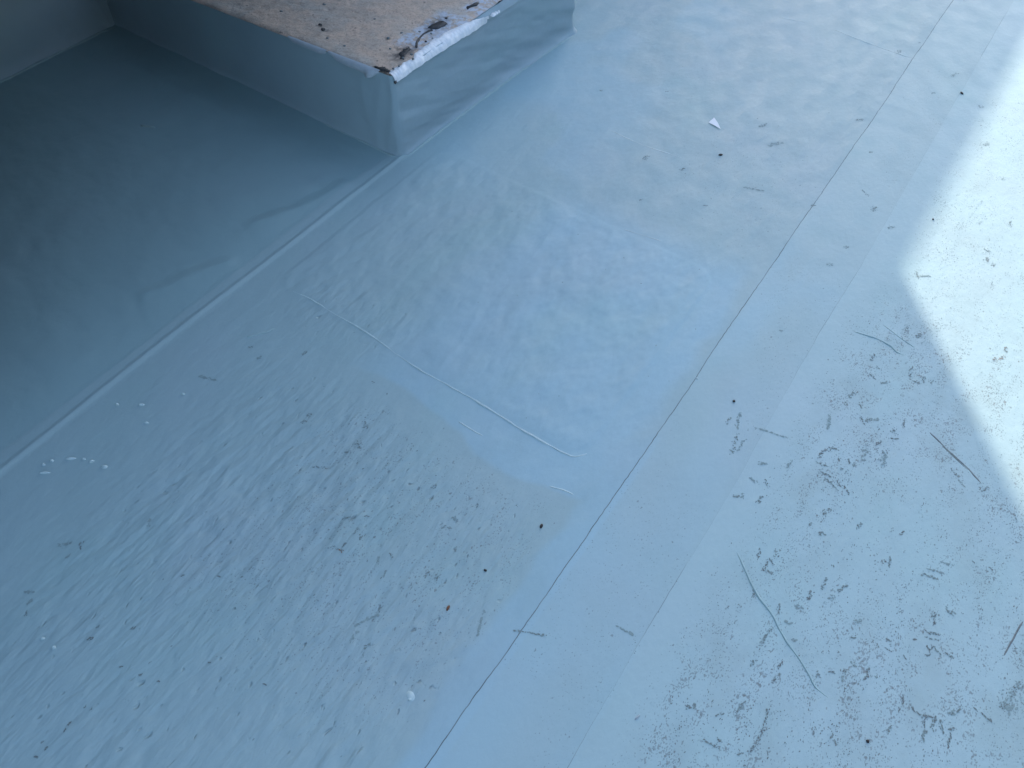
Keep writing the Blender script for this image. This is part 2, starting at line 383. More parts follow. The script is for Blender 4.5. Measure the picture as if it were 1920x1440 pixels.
M_MEM = membrane('membrane_coating')
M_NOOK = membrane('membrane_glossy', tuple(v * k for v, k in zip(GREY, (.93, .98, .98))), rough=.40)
M_STRIP = membrane('membrane_strip', tuple(v * 1.06 for v in GREY), tuple(v * 1.05 for v in BLUE))  # strip coat paled a little, partly for the brighter light to the right
M_BRIGHTENED = membrane('membrane_brightened', tuple(v * 1.12 for v in GREY), tuple(v * 1.10 for v in BLUE))  # paler coat on the right, raised further to carry the stronger light there
M_SKIRT = membrane('membrane_skirt', tuple(v * k for v, k in zip(GREY, (1.02, .98, 1.03))), specks=False, rough=.48)
M_SKYLIT = plain('skylit_coating', (.42, .49, .54), .45, (.38, .45, .50), 60, .2, 160)  # membrane paled to paint in sky light on the flaps and a drip glint
M_BEAD = plain('seam_bead', (.31, .437, .452), .38, (.298, .42, .43), 60)
M_GAP2 = plain('seam_dirt_faint', (.20, .265, .28), .8, (.29, .39, .41), 7)
M_HIGHLIGHT = plain('ridge_highlight', (.45, .585, .61), .22, (.38, .51, .53), 60, spec=.5)  # colour raised so beads and blisters carry painted-in highlights
M_GAP = plain('seam_dirt', (.10, .13, .14), .8, (.19, .25, .27), 9)
M_WHITE = plain('white_coating', (.80, .82, .83), .55, (.68, .73, .77), 70, .5, 130)
M_SMEAR = plain('paint_residue', (.48, .51, .55), .6, (.56, .50, .46), 60)
M_TAR = plain('tar', (.035, .04, .045), .6, (.07, .07, .07), 90, .4, 150)
M_STONE = stone('worn_stone')
M_DIRT = [plain('dirt_dark', (.125, .145, .152), .85, (.175, .215, .225), 160), plain('dirt_mid', (.14, .182, .187), .85, (.19, .252, .258), 160),
          plain('dirt_faint', (.205, .285, .292), .8, (.24, .34, .348), 160), plain('dirt_rust', (.20, .11, .06), .85, (.27, .20, .15), 200)]
M_CRUMB = plain('grit_dark', (.03, .03, .032), .7, (.06, .055, .05), 300)
M_RUST = plain('grit_rust', (.13, .055, .03), .75, (.2, .1, .06), 300)
M_PAPER = plain('paper', (.85, .86, .87), .8)
M_RENDER = plain('wall_render', (.105, .118, .122), .85, (.09, .102, .106), 3)
M_BRICK = plain('slate_brick', (.058, .062, .064), .9, (.05, .053, .055), 6)
M_METAL = plain('painted_metal', (.06, .063, .067), .6, (.05, .052, .055), 5)
M_FRAME = plain('window_frame', (.5, .5, .48), .5)
M_GLASS = plain('window_glass', (.02, .025, .03), .08, spec=.5)

# ------------------------------------------------------------------ roof surface: relief, coating and dirt as functions of place
PX0, PX1, PY0, PY1, PR = .072, 1.003, -.612, .113, .065     # the repair patch under the coating


def patch_d(x, y):
    cx, cy = (PX0 + PX1) / 2, (PY0 + PY1) / 2
    qx = np.abs(x - cx) - (PX1 - PX0) / 2 + PR
    qy = np.abs(y - cy) - (PY1 - PY0) / 2 + PR
    return np.hypot(np.maximum(qx, 0), np.maximum(qy, 0)) + np.minimum(np.maximum(qx, qy), 0) - PR


def relief(x, y):
    x = np.asarray(x, float); y = np.asarray(y, float)
    h = .0022 * (fbm(x * 2.1, y * 1.4, 3, 2) - .5)
    # orange peel of the rolled coating
    inpatch = ss(.0, -.03, patch_d(x, y))
    onmain = ss(-.05, .12, x) * (1 - ss(1.095, 1.11, x))
    lump = (fbm(x * 34, y * 17, 11, 3) - .5)
    h = h + lump * (.0033 * inpatch + .0018) * (.15 + .85 * onmain)
    # brush ribs running along the roof
    m = ss(.08, .48, x) * (1 - ss(1.0, 1.09, x)) * (1 - ss(-.88, -.66, y + .10 * (x - .5)))
    m2 = ss(.05, .3, x) * (1 - ss(.35, .6, x)) * ss(-.72, -.62, y) * (1 - ss(-.5, -.3, y))
    wob = .02 * (vn(x * 3, y * 4, 5) - .5)
    rib = (vn((x + wob) * 52, y * 13, 21) - .5) * .55 + (vn((x + wob) * 95, y * 34, 23) - .5) * .45
    pit = ss(.74, .86, vn((x + wob) * 62, y * 40, 27))
    h = h - pit * .0014 * m * vn(x * 8, y * 8, 29)
    h = h + rib * .0062 * np.clip(m + .55 * m2, 0, 1) * (.35 + .9 * vn(x * 6, y * 5, 9))
    # light ribs elsewhere
    h = h + (vn((x + wob) * 48, y * 7, 31) - .5) * .0009 * onmain * vn(x * 4, y * 3, 33)
    # repair patch stands a little proud
    h = h + (.0019 - .0013 * np.exp(-np.abs(y - PY0) / .05) - .0014 * np.exp(-np.abs(y - PY1) / .05)) * ss(.004, -.007, patch_d(x, y) + .004 * (vn(x * 20, y * 20, 41) - .5))
    # lap of the sheet along the plinth line: a soft raised ridge
    rx = x - .0 - .006 * (vn(y * 2.2, y * 0 + 3, 51) - .5)
    h = h + .0036 * np.exp(-(rx / .0065) ** 2) * (1 - ss(.0, .05, y)) + .0011 * ss(-.05, -.03, x) * (1 - ss(.0, .02, x))
    # puckers in the corner by the plinth
    h = h + .004 * (fbm(x * 9 + y * 5, y * 9 - x * 7, 61, 2) - .5) * np.exp(-((x + .05) ** 2 + (y + .08) ** 2) / .02)
    # gentle waves in the recess
    h = h + (.008 * (fbm(x * 3.6 + y, y * 5.5, 71, 3) - .5) + .0030 * (fbm(x * 16 + y * 6, y * 26, 73, 3) - .5)) * ss(.0, -.15, x)
    for line, amp in ((NOOK1, .0058), (NOOK2, .0050), (NOOK4, .0036)):
        P = np.array(line)
        best = np.full(np.shape(x), 9.0); sgn = np.zeros(np.shape(x)); tt = np.zeros(np.shape(x))
        for i in range(len(P) - 1):
            a_, b_ = P[i], P[i + 1]; e_ = b_ - a_; l2 = e_ @ e_
            t_ = np.clip(((x - a_[0]) * e_[0] + (y - a_[1]) * e_[1]) / l2, 0, 1)
            dx_ = x - a_[0] - t_ * e_[0]; dy_ = y - a_[1] - t_ * e_[1]
            d_ = np.hypot(dx_, dy_)
            up = d_ < best
            best = np.where(up, d_, best); sgn = np.where(up, np.sign(e_[1] * dx_ - e_[0] * dy_), sgn)
            tt = np.where(up, (i + t_) / (len(P) - 1), tt)
        d_ = best * sgn
        f_ = ss(-.036, .010, d_) * np.exp(-np.clip(d_, 0, 9) / .05) * ss(0, .12, tt) * (1 - ss(.88, 1, tt))
        h = h + amp * np.where(best < .25, f_, 0)
    # right-hand sheet is flatter with fine grain
    h = h + .0005 * (fbm(x * 45, y * 30, 81, 3) - .5) * ss(1.31, 1.36, x)
    return h


def coat_amount(x, y):
    wx = x + .06 * (fbm(x * 7, y * 7, 101, 3) - .5); wy = y + .06 * (fbm(x * 7, y * 7, 103, 3) - .5)
    a = ss(.38, .58, wx) * (1 - ss(1.05, 1.10, wx)) * ss(-.716, -.700, wy + .02 * np.sin(x * 9)) * (1 - ss(.06, .24, wy))
    b = ss(1.045, 1.07, wx + .02 * (vn(y * 3, y * 0, 5) - .5)) * (1 - ss(1.12, 1.13, x)) * (1 - ss(-.55, -.4, y))
    c = .6 * ss(1.10, 1.12, x) * (1 - ss(1.30, 1.32, x)) * ss(.35, .6, fbm(x * 4, y * 1.8, 111, 2)) * (1 - ss(.1, .7, y))
    d = .5 * ss(.45, .65, fbm(x * 5, y * 3, 121, 2)) * ss(-.02, .1, x) * (1 - ss(.4, .6, x)) * ss(-.1, .3, y)
    e = .0 * ss(1.31, 1.34, x) * (1 - ss(1.42, 1.5, x + .1 * (vn(y * 4, y * 0, 7) - .5)))
    return np.clip(np.maximum.reduce([a, b, c, d, e]), 0, 1)


def rib_amount(x, y):
    m = ss(.10, .45, x) * (1 - ss(1.0, 1.09, x)) * (1 - ss(-.86, -.66, y + .08 * (x - .5)))
    m2 = .8 * ss(.10, .25, x) * (1 - ss(.40, .55, x)) * ss(-.75, -.62, y) * (1 - ss(-.55, -.40, y))
    m3 = .22 * ss(.0, .1, x) * (1 - ss(1.09, 1.11, x))
    return np.maximum.reduce([m, m2, m3]) * (.45 + .75 * fbm(x * 5, y * 4, 161, 2))


def dirt_amount(x, y):
    n = fbm(x * 3, y * 2.2, 131, 2)
    right = ss(1.34, 1.46, x + .12 * (n - .5)) * (.80 + .4 * ss(.35, .7, n)) * (1 - .45 * ss(.0, .7, y))
    clear = np.exp(-((x - 1.62) ** 2 / .012 + (y + .42) ** 2 / .02))
    right = right * (1 - .75 * clear)
    ribs = .62 * ss(.40, .62, x) * (1 - ss(1.0, 1.08, x)) * (1 - ss(-.80, -.70, y)) * ss(-1.5, -1.1, y) * ss(.3, .62, n)
    up = .42 * np.exp(-((x - .9) ** 2 / .06 + (y - .55) ** 2 / .10))
    strip = .34 * ss(1.10, 1.12, x) * (1 - ss(1.30, 1.32, x)) * ss(.42, .6, n)
    return np.clip(np.maximum.reduce([right, ribs, up, strip]), 0, 1)


roof = tag(mesh_obj('roof_floor', [(-30, -30, -.012), (30, -30, -.012), (30, 30, -.012), (-30, 30, -.012)], [(0, 1, 2, 3)], M_MEM, None, False,
                    {'coat': [0] * 4, 'dirt': [.1] * 4, 'ribs': [0] * 4}), kind='structure')


def z_at(x, y):
    """roof surface height, sheet by sheet"""
    return relief(x, y) + np.where(np.asarray(x) < -.04, 0.0, 0.0)


def sheet(x0f, x1f, y0, y1, dx, dy, zoff, x0, x1, mat=M_MEM):
    nu = int((x1 - x0) / dx) + 1
    nv = int((y1 - y0) / dy) + 1
    ys = np.linspace(y0, y1, nv)
    a = x0f(ys); b = x1f(ys)
    u = np.linspace(0, 1, nu)[:, None]
    X = a[None, :] * (1 - u) + b[None, :] * u
    Y = np.broadcast_to(ys, X.shape)
    Z = relief(X, Y) + zoff
    # thickness at both long edges, with edges of their own so that the top stays evenly shaded
    F = [grid_faces(nu, nv)]
    A = [np.stack([X, Y, Z], -1).reshape(-1, 3)]
    base = nu * nv
    for r, flip in ((0, False), (-1, True)):
        low = np.stack([X[r], Y[r], Z[r] - .006], -1); high = np.stack([X[r], Y[r], Z[r]], -1)
        A += [low, high] if not flip else [high, low]
        F.append(grid_faces(2, nv) + base); base += 2 * nv
    V = np.concatenate(A)
    px, py = V[:, 0], V[:, 1]
    return mesh_obj('membrane_sheet', V, np.concatenate(F), mat, roof, True, {'coat': coat_amount(px, py), 'dirt': dirt_amount(px, py), 'ribs': rib_amount(px, py)})


def wob(c, amp, f, seed, amp2=.0):
    return lambda y: c + .002 * (fbm(y * 14, y * 0 + 7, seed + 3, 2) - .5) + amp * (fbm(y * f, y * 0 + .5, seed, 3) - .5) + amp2 * (vn(y * 90, y * 0, seed + 9) - .5)


eA = wob(1.110, .014, 1.6, 201, .0012)
eB = wob(1.309, .012, 1.9, 211, .001)
eL = wob(-.040, .014, 2.1, 221)
Y0, Y1 = -2.0, 3.0
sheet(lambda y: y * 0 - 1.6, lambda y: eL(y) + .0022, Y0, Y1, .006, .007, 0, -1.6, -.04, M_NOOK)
sheet(lambda y: eL(y) + .0022, lambda y: eA(y) - .0010, Y0, Y1, .0042, .0055, 0, -.04, 1.11)
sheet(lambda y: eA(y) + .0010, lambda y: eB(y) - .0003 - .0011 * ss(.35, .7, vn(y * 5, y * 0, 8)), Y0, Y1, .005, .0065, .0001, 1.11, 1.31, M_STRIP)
sheet(lambda y: eB(y), lambda y: y * 0 + 3.2, Y0, Y1, .0062, .0065, 0, 1.31, 3.2, M_BRIGHTENED)


def strip_fill(f, wdt, z, mat, y0=Y0, y1=Y1):
    ys = np.linspace(y0, y1, 260)
    V = np.concatenate([np.stack([f(ys) - wdt, ys, relief(f(ys), ys) + z], 1), np.stack([f(ys) + wdt, ys, relief(f(ys), ys) + z], 1)])
    n = len(ys)
    return mesh_obj('seam_dirt', V, [(i, i + n, i + n + 1, i + 1) for i in range(n - 1)], mat, roof)


strip_fill(eA, .004, -.00035, M_GAP)
strip_fill(eB, .004, -.0002, M_GAP2)


# ------------------------------------------------------------------ creases, beads and blisters of the coating (parts of the roof)
def resample(pts, step=.006):
    p = [np.array(q, float) for q in pts]
    out = []
    n = len(p)
    for i in range(n - 1):
        a = p[max(i - 1, 0)]; b = p[i]; c = p[i + 1]; d = p[min(i + 2, n - 1)]
        k = max(2, int(np.linalg.norm(c - b) / step))
        for j in range(k):
            t = j / k
            out.append(.5 * (2 * b + (c - a) * t + (2 * a - 5 * b + 4 * c - d) * t * t + (3 * b - a - 3 * c + d) * t ** 3))
    out.append(p[-1])
    return np.array(out)


def bead(name, pts, width, height, mat, vary=.5, seed=1, parent=roof, zf=z_at, gaps=0.0, lean=0.0):
    P = resample(pts)
    n = len(P)
    T = np.gradient(P, axis=0); T /= np.linalg.norm(T, axis=1)[:, None] + 1e-9
    N = np.stack([-T[:, 1], T[:, 0]], 1)
    V = []
    s = np.linspace(0, 1, n)
    L = np.cumsum(np.r_[0, np.linalg.norm(np.diff(P, axis=0), axis=1)])
    k = np.minimum(1, np.minimum(s, 1 - s) * 9 + .05) * (1 - vary + 2 * vary * vn(L * 45, L * 0, seed))
    if gaps:
        k = k * ss(gaps - .12, gaps + .12, vn(L * 16, L * 0, seed + 4))
    prof = [(-1, -.7), (-.72, .45), (-.3, .93), (.2, 1), (.66, .55), (1, -.7)]
    zs = np.broadcast_to(zf(P[:, 0], P[:, 1]), (n,))
    wb = .25 * width * (vn(L * 60, L * 0 + 2.0, seed + 6) - .5)
    for i in range(n):
        w_, h_ = width * (.35 + .65 * k[i]), height * k[i]
        wbl = wb[i]
        for a, b in prof:
            q = P[i] + N[i] * (a * w_ / 2 + wbl + lean * b * w_)
            z = zs[i] + (b * h_ if b > 0 else -.0016)
            V.append((q[0], q[1], z))
    m = len(prof)
    F = [(i * m + j, i * m + j + 1, (i + 1) * m + j + 1, (i + 1) * m + j) for i in range(n - 1) for j in range(m - 1)]
    return mesh_obj(name, V, F, mat, parent)


bead('membrane_crease', CREASELONG, .0052, .0021, M_BEAD, .35, 3)
bead('membrane_crease', CREASER, .0055, .0022, M_BEAD, .4, 5)
bead('membrane_crease', CREASER2, .0035, .0010, M_BEAD, .4, 7)
bead('membrane_crease', [(-.735, -.352), (-.712, -.342), (-.690, -.333)], .010, .0050, M_BEAD, .15, 13)
bead('membrane_crease', LEFT1, .007, .0022, M_BEAD, .4, 17)
bead('coating_bead', PATCHLOW[5:], .0060, .0021, M_HIGHLIGHT, .5, 19, gaps=.22)
bead('coating_bead', PATCHLOW[:6], .0055, .0014, M_HIGHLIGHT, .5, 20, gaps=.4)
bead('coating_bead', COATLOW, .0055, .0018, M_HIGHLIGHT, .5, 21)
bead('coating_bead', COATLOW2, .0050, .0016, M_HIGHLIGHT, .5, 23)
bead('coating_bead', FAINT, .0055, .0011, M_HIGHLIGHT, .5, 25, gaps=.3)
bead('coating_bead', FAINT2, .005, .0006, M_HIGHLIGHT, .5, 27, gaps=.4)
bead('coating_bead', FAINT3, .0035, .0005, M_HIGHLIGHT, .5, 29)


def dome(name, x, y, rx, ry, h, ang, mat, seed, parent=roof):
    V = []; R = 6; S = 14
    zc = float(z_at(x, y))
    for i in range(R + 1):
        r = 1 - i / R
        for j in range(S):
            a = 2 * math.pi * j / S
            k = 1 + .22 * (vn(np.array([math.cos(a) * 1.3 + seed]), np.array([math.sin(a) * 1.3]), seed)[0] - .5) * 2
            px, py = r * k * rx * math.cos(a), r * k * ry * math.sin(a)
            qx, qy = px * math.cos(ang) - py * math.sin(ang), px * math.sin(ang) + py * math.cos(ang)
            V.append((x + qx, y + qy, zc - .0012 + (h + .0012) * (1 - r ** 2.4)))
    F = [(i * S + j, i * S + (j + 1) % S, (i + 1) * S + (j + 1) % S, (i + 1) * S + j) for i in range(R) for j in range(S)]
    return mesh_obj(name, V, F, mat, parent)


for i, (x, y) in enumerate(BLISTERS):
    long = {2: (.0135, .0048), 6: (.012, .0032), 5: (.0085, .0052), 9: (.0085, .0036), 4: (.006, .0055)}.get(i, (.0055, .0035))
    dome('coating_blister', x, y, long[0], long[1], .0048, .62 if i in (2, 9, 10, 6) else .3, M_HIGHLIGHT, i + 1)
dome('coating_blister', DROP[0][0], DROP[0][1], .011, .0095, .0016, .3, M_HIGHLIGHT, 31)
dome('coating_blister', DROP[0][0] + .002, DROP[0][1] - .006, .005, .003, .0030, .6, M_HIGHLIGHT, 32)
dome('coating_blister', DROP[1][0], DROP[1][1], .0024, .008, .0042, -.25, M_SKYLIT, 33)
dome('coating_blister', DROP[2][0], DROP[2][1], .004, .004, .0022, 0, M_HIGHLIGHT, 34)


# ------------------------------------------------------------------ scuffs and trodden dirt
def splat(V, F, x, y, rx, ry, ang, lift):
    n = rng.choice((7, 8, 9))
    b = len(V)
    ph = rng.random() * 6
    for j in range(n):
        a = 2 * math.pi * j / n
        k = .7 + .5 * rng.random()
        px, py = rx * k * math.cos(a), ry * k * math.sin(a)
        qx, qy = x + px * math.cos(ang) - py * math.sin(ang), y + px * math.sin(ang) + py * math.cos(ang)
        V.append((qx, qy, lift))
    F.append(tuple(range(b, b + n)))


buf = [([], []) for _ in range(4)]
for (x, y, L, W_, ang, s) in MARKS:
    k = max(4, int(L / .0021) + int(W_ / .0025))
    for i in range(k):
        t = (i + .5) / k - .5 + rng.uniform(-.08, .08)
        o_ = rng.gauss(0, .24) * W_
        px, py = x + t * L * math.cos(ang) - o_ * math.sin(ang), y + t * L * math.sin(ang) + o_ * math.cos(ang)
        r = rng.uniform(.0006, .0017) * (1.0 if s != 2 else 1.2)
        if rng.random() < .35:
            splat(*buf[2], px, py, r * 2.4, r * 1.5, ang + rng.gauss(0, .4), 0.0)
        sh = s if rng.random() < .72 else (min(s + 1, 2) if s < 3 else 1)
        V2, F2 = buf[sh]
        splat(V2, F2, px, py, r * rng.uniform(1, 1.9), r * .75, ang + rng.gauss(0, .5), .0001 + rng.random() * .0002)


def scatter(n, x0, x1, y0, y1, prob, shades, ang0, r0, r1, seed):
    g = np.random.default_rng(seed)
    xs = g.uniform(x0, x1, n); ys = g.uniform(y0, y1, n)
    keep = g.random(n) < prob(xs, ys)
    for x, y in zip(xs[keep], ys[keep]):
        r = rng.uniform(r0, r1)
        V, F = buf[rng.choice(shades)]
        splat(V, F, x, y, r * rng.uniform(.9, 2.2), r * .8, rng.choice(ang0) + rng.gauss(0, .4), rng.random() * .0002)


# loose small grit of the trodden area, in drifts along the roof
scatter(110000, 1.30, 2.35, -1.3, 2.6, lambda x, y: .50 * dirt_amount(x, y) * ss(.42, .72, fbm(x * 26, y * 5, 141, 3)), (0, 1, 1, 1, 2, 2, 2, 2), (1.57, 1.57, .2, 2.4), .0004, .0011, 5)
scatter(3600, .35, 1.09, -1.75, 1.1, lambda x, y: .02 + .5 * dirt_amount(x, y) * ss(.4, .7, fbm(x * 14, y * 8, 151, 3)), (1, 1, 2, 2, 2), (1.4,), .0007, .0019, 6)
scatter(42000, 1.36, 2.2, -1.3, .9, lambda x, y: .85 * dirt_amount(x, y) * ss(.56, .72, vn(x * 95, y * 20, 171)) * ss(.40, .66, fbm(x * 9, y * 5, 173, 2)), (0, 0, 1, 1), (1.57, 1.4), .0005, .0013, 8)
for (V, F), m in zip(buf, M_DIRT):
    V = np.array(V)
    V[:, 2] += relief(V[:, 0], V[:, 1]) + .0005
    tag(mesh_obj('scuffed_dirt', V, F, m, roof, False), kind='stuff')
bead('scuff_line', SCRATCH, .0048, .0006, M_DIRT[0], .45, 41)
bead('scuff_line', [(a + .004, b - .005) for a, b in SCRATCH[1:4]], .003, .0005, M_DIRT[1], .5, 43)
bead('scuff_line', SCRATCH2, .0038, .0006, M_DIRT[0], .5, 45)

# ------------------------------------------------------------------ the plinth: membrane-clad sides, worn stone top
plinth = tag(empty('stone_plinth', (0, 0, 0)), 'low square plinth with worn beige stone top and grey membrane-clad sides beside the dark recess', 'plinth')
XB, YE, RC = -1.285, .955, .012


def top_z(x):
    return .268 + .047 * x


def plinth_skirt():
    # outline walked from the recess corner round the front corner to the far end
    path = []
    for s in np.arange(XB, -RC, .005):
        path.append((s, 0, 0, -1))
    for a in np.linspace(0, math.pi / 2, 7):
        path.append((-RC + RC * math.sin(a), RC - RC * math.cos(a), math.sin(a), -math.cos(a)))
    for s in np.arange(RC + .004, YE - RC, .005):
        path.append((0, s, 1, 0))
    for a in np.linspace(0, math.pi / 2, 7):
        path.append((-RC + RC * math.cos(a), YE - RC + RC * math.sin(a), math.cos(a), math.sin(a)))
    for s in np.arange(RC + .004, 1.285, .02):
        path.append((-s, YE, 0, 1))
    P = np.array(path)
    L = np.cumsum(np.r_[0, np.hypot(*np.diff(P[:, :2], axis=0).T)])
    s = L - 1.285                                   # 0 at the front corner
    nz = 64
    t = np.linspace(0, 1, nz)
    S, T = np.meshgrid(s, t, indexing='ij')
    X0 = P[:, 0][:, None] + 0 * T; Y0_ = P[:, 1][:, None] + 0 * T
    NX = P[:, 2][:, None]; NY = P[:, 3][:, None]
    zt = top_z(X0)
    Z = -.004 + (zt - .002 + .004) * T
    front = ss(-.005, .02, S) * (1 - ss(.94, .96, S))
    left = 1 - ss(-.02, .0, S)
    # slanting wrinkles pulled across the front, softer ones on the recess side
    u = S * .28 + Z * .96; v = S * .96 - Z * .28
    d = front * (.018 * (fbm(u * 13, v * 3.8, 301, 3) - .5) + .005 * (fbm(u * 34, v * 6, 303, 2) - .5))
    d = d + left * (.009 * (fbm(S * 5, Z * 7, 311, 3) - .5))
    # folds standing up the corner on the recess side
    for c0, am, sg in ((-.028, .0016, .010), (-.060, .0018, .014), (-.100, .002, .02)):
        d = d + am * np.exp(-((S - c0 - .018 * np.sin(Z * 14 + c0 * 40)) / sg) ** 2)
    # flare towards the far end, cove at the foot, lapped band near the top of the front
    d = d + front * .036 * np.clip(S / .95, 0, 1) ** 1.5 * (1 - .45 * T)
    d = d + (.016 * front + .006 * left) * np.exp(-np.clip(Z, 0, 1) / .010)
    d = d + front * (.0035 * np.exp(-((Z - .243 - .004 * np.sin(S * 7)) / .0035) ** 2) - .007 * ss(.246, .268, Z))
    d = d * (1 - .0)
    V = np.stack([X0 + NX * d, Y0_ + NY * d, Z], -1).reshape(-1, 3)
    return mesh_obj('membrane_skirt', V, grid_faces(len(P), nz), M_SKIRT, plinth)


plinth_skirt()


def plinth_top():
    xs = np.arange(XB, .0005, .0045); ys = np.arange(.002, YE - .003, .0045)
    X, Y = np.meshgrid(xs, ys, indexing='ij')
    X = X - .004
    edge = np.minimum(np.minimum(-X, Y), YE - Y)
    Z = top_z(X) + .0045 * (fbm(X * 22, Y * 22, 401, 4) - .5) + .0022 * (fbm(X * 90, Y * 90, 403, 2) - .5)
    Z = Z - .010 * np.exp(-np.clip(edge, 0, 1) / .006) * (.4 + 1.0 * vn(X * 40, Y * 40, 407))
    Z = Z - .006 * np.exp(-((X + .02) ** 2 + (Y - .02) ** 2) / .0006)
    # pits
    for (px, py, r, dp) in PITS:
        Z = Z - dp * np.exp(-((X - px) ** 2 + (Y - py) ** 2) / r ** 2)
    nu, nv = X.shape
    V = np.stack([X, Y, Z], -1).reshape(-1, 3)
    wx, wy = X + .02 * (fbm(X * 30, Y * 30, 411, 3) - .5), Y + .03 * (fbm(X * 30, Y * 30, 413, 3) - .5)
    paint = ss(-.135, -.10, wx) * ss(.12, .17, wy - .3 * wx * 0) * (1 - ss(.36, .41, wy)) + ss(-.085, -.065, wx) * ss(.40, .44, wy) * (1 - ss(.52, .56, wy)) + .7 * ss(-.03, -.015, wx) * ss(.40, .44, wy)
    soot = np.exp(-((wx + .055) ** 2 / .0010 + (wy - .115) ** 2 / .0020)) + .8 * np.exp(-((wx + .075) ** 2 / .0012 + (wy - .30) ** 2 / .0030)) + .9 * np.exp(-((wx + .05) ** 2 / .0016 + (wy - .012) ** 2 / .00012))
    return mesh_obj('stone_top', V, grid_faces(nu, nv), M_STONE, plinth, True, {'paint': np.clip(paint, 0, 1), 'soot': np.clip(soot, 0, 1)})


PITS = [(-.36, .10, .005, .006), (-.33, .085, .006, .006), (-.145, .15, .006, .005), (-.30, .06, .005, .004), (-.41, .19, .006, .005), (-.20, .24, .004, .004)]
plinth_top()


def flat_blob(name, pts, z, mat, parent, thick=.0012, sub=4, jit=.0016, seed=1):
    """irregular thin residue: outline points (x, y) joined and roughened, with a bevelled rim"""
    P = np.array(pts, float)
    r = random.Random(seed)
    out = []
    n = len(P)
    for i in range(n):
        for j in range(sub):
            t = j / sub
            q = P[i] * (1 - t) + P[(i + 1) % n] * t
            out.append(q + np.array((r.gauss(0, jit), r.gauss(0, jit))))
    out = np.array(out); c = out.mean(0); m = len(out)
    inner = c + (out - c) * .86
    zz = np.array([z(*q) if callable(z) else z for q in out])
    zi = np.array([z(*q) if callable(z) else z for q in inner])
    V = [(q[0], q[1], h - .002) for q, h in zip(out, zz)] + [(q[0], q[1], h + thick) for q, h in zip(inner, zi)] + [(c[0], c[1], float(zi.mean()) + thick)]
    F = [(i, (i + 1) % m, m + (i + 1) % m, m + i) for i in range(m)] + [(m + i, m + (i + 1) % m, 2 * m) for i in range(m)]
    return mesh_obj(name, V, F, mat, parent)


zt_ = lambda x, y: top_z(x) + .001
flat_blob('tar_spot', [(-.085, .268), (-.085, .305), (-.065, .330), (-.048, .318), (-.052, .285), (-.068, .262)], zt_, M_TAR, plinth, .003, 4, .0025, 7)
flat_blob('tar_spot', [(-.066, .430), (-.058, .470), (-.048, .480), (-.046, .462), (-.056, .428)], zt_, M_TAR, plinth, .0026, 4, .0015, 8)
flat_blob('tar_spot', [(-.062, .105), (-.066, .130), (-.060, .150), (-.050, .142), (-.040, .100), (-.028, .082), (-.040, .080)], zt_, M_TAR, plinth, .0022, 4, .002, 9)
flat_blob('tar_spot', [(-.075, .010), (-.050, .018), (-.030, .018), (-.020, .012), (-.030, .006), (-.050, .005)], zt_, M_TAR, plinth, .0024, 4, .002, 10)
bead('tar_streak', [(-.040, .155), (-.060, .185), (-.072, .225), (-.070, .255), (-.062, .262)], .007, .003, M_TAR, .35, 61, plinth, zt_)
for i, (x, y, r) in enumerate([(-.04, .20, .004), (-.055, .245, .003), (-.035, .225, .003), (-.09, .235, .0035), (-.075, .345, .005), (-.03, .12, .004), (-.13, .20, .004), (-.365, .105, .0045), (-.338, .088, .007), (-.44, .205, .005), (-.145, .155, .0055), (-.29, .055, .004), (-.22, .05, .004), (-.52, .10, .004), (-.25, .22, .004), (-.10, .11, .003)]):
    flat_blob('tar_spot', [(x + r * math.cos(a) * (1.4 if i % 2 else 1), y + r * math.sin(a)) for a in np.linspace(0, 5.2, 6)], zt_, M_TAR if i in (7, 8, 0, 4) else M_DIRT[0], plinth, .0014, 2, r * .12, 70 + i)


def torn_edge():
    """ragged white coating left along the front edge of the stone top"""
    ys = np.linspace(.001, .425, 260)
    V = []
    prof = np.linspace(0, 1, 12)
    for i, y in enumerate(ys):
        k = min(1, (ys[-1] - y) / .06 + .12) * min(1, .55 + y / .05)
        inner = -.024 * k - .013 * (fbm(np.array([y * 38]), np.array([1.]), 501, 4)[0] - .5) * 1.4 - .012 * (vn(np.array([y * 22]), np.array([2.]), 503)[0] - .5) + .030 * float(ss(.25, .43, y))
        outer = .008 + .004 * (vn(np.array([y * 50]), np.array([3.]), 505)[0] - .5) + .012 * float(ss(.15, .43, y))
        for t in prof:
            x = inner + (outer - inner) * t
            lump = .0040 * (fbm(np.array([x * 60 + 3]), np.array([y * 48]), 507, 2)[0] - .5) + .0020 * (fbm(np.array([x * 190]), np.array([y * 170]), 509, 2)[0] - .5)
            z = top_z(0) + .0034 * math.sin(math.pi * min(1, t * 1.02 + .02)) ** .6 + lump - .013 * t ** 3 - (.006 if t in (0.0, 1.0) else 0)
            V.append((x, y, z))
    return mesh_obj('torn_white_edge', V, grid_faces(len(ys), len(prof)), M_WHITE, plinth)


torn_edge()
for i, (x, y, r) in enumerate([(.020, .455, .008), (.022, .468, .006), (.024, .480, .005), (-.02, .375, .004)]):
    dome('white_fleck', x, y, r, r * 1.5, .004, .2, M_WHITE, 80 + i, plinth).location.z = top_z(0) - .006
for i, (x, y, r) in enumerate([(-.016, .022, .0035), (-.012, .042, .003), (-.004, .095, .004), (-.030, .082, .004)]):
    flat_blob('tar_spot', [(x + r * math.cos(a), y + r * math.sin(a)) for a in np.linspace(0, 5.2, 6)], top_z(0) + .0065, M_DIRT[0], plinth, .001, 2, r * .15, 95 + i)
flat_blob('tar_spot', [(.004, -.004), (.012, -.006), (.012, .004), (.006, .006)], top_z(0) - .016, M_TAR, plinth, .003, 2, .0008, 99)


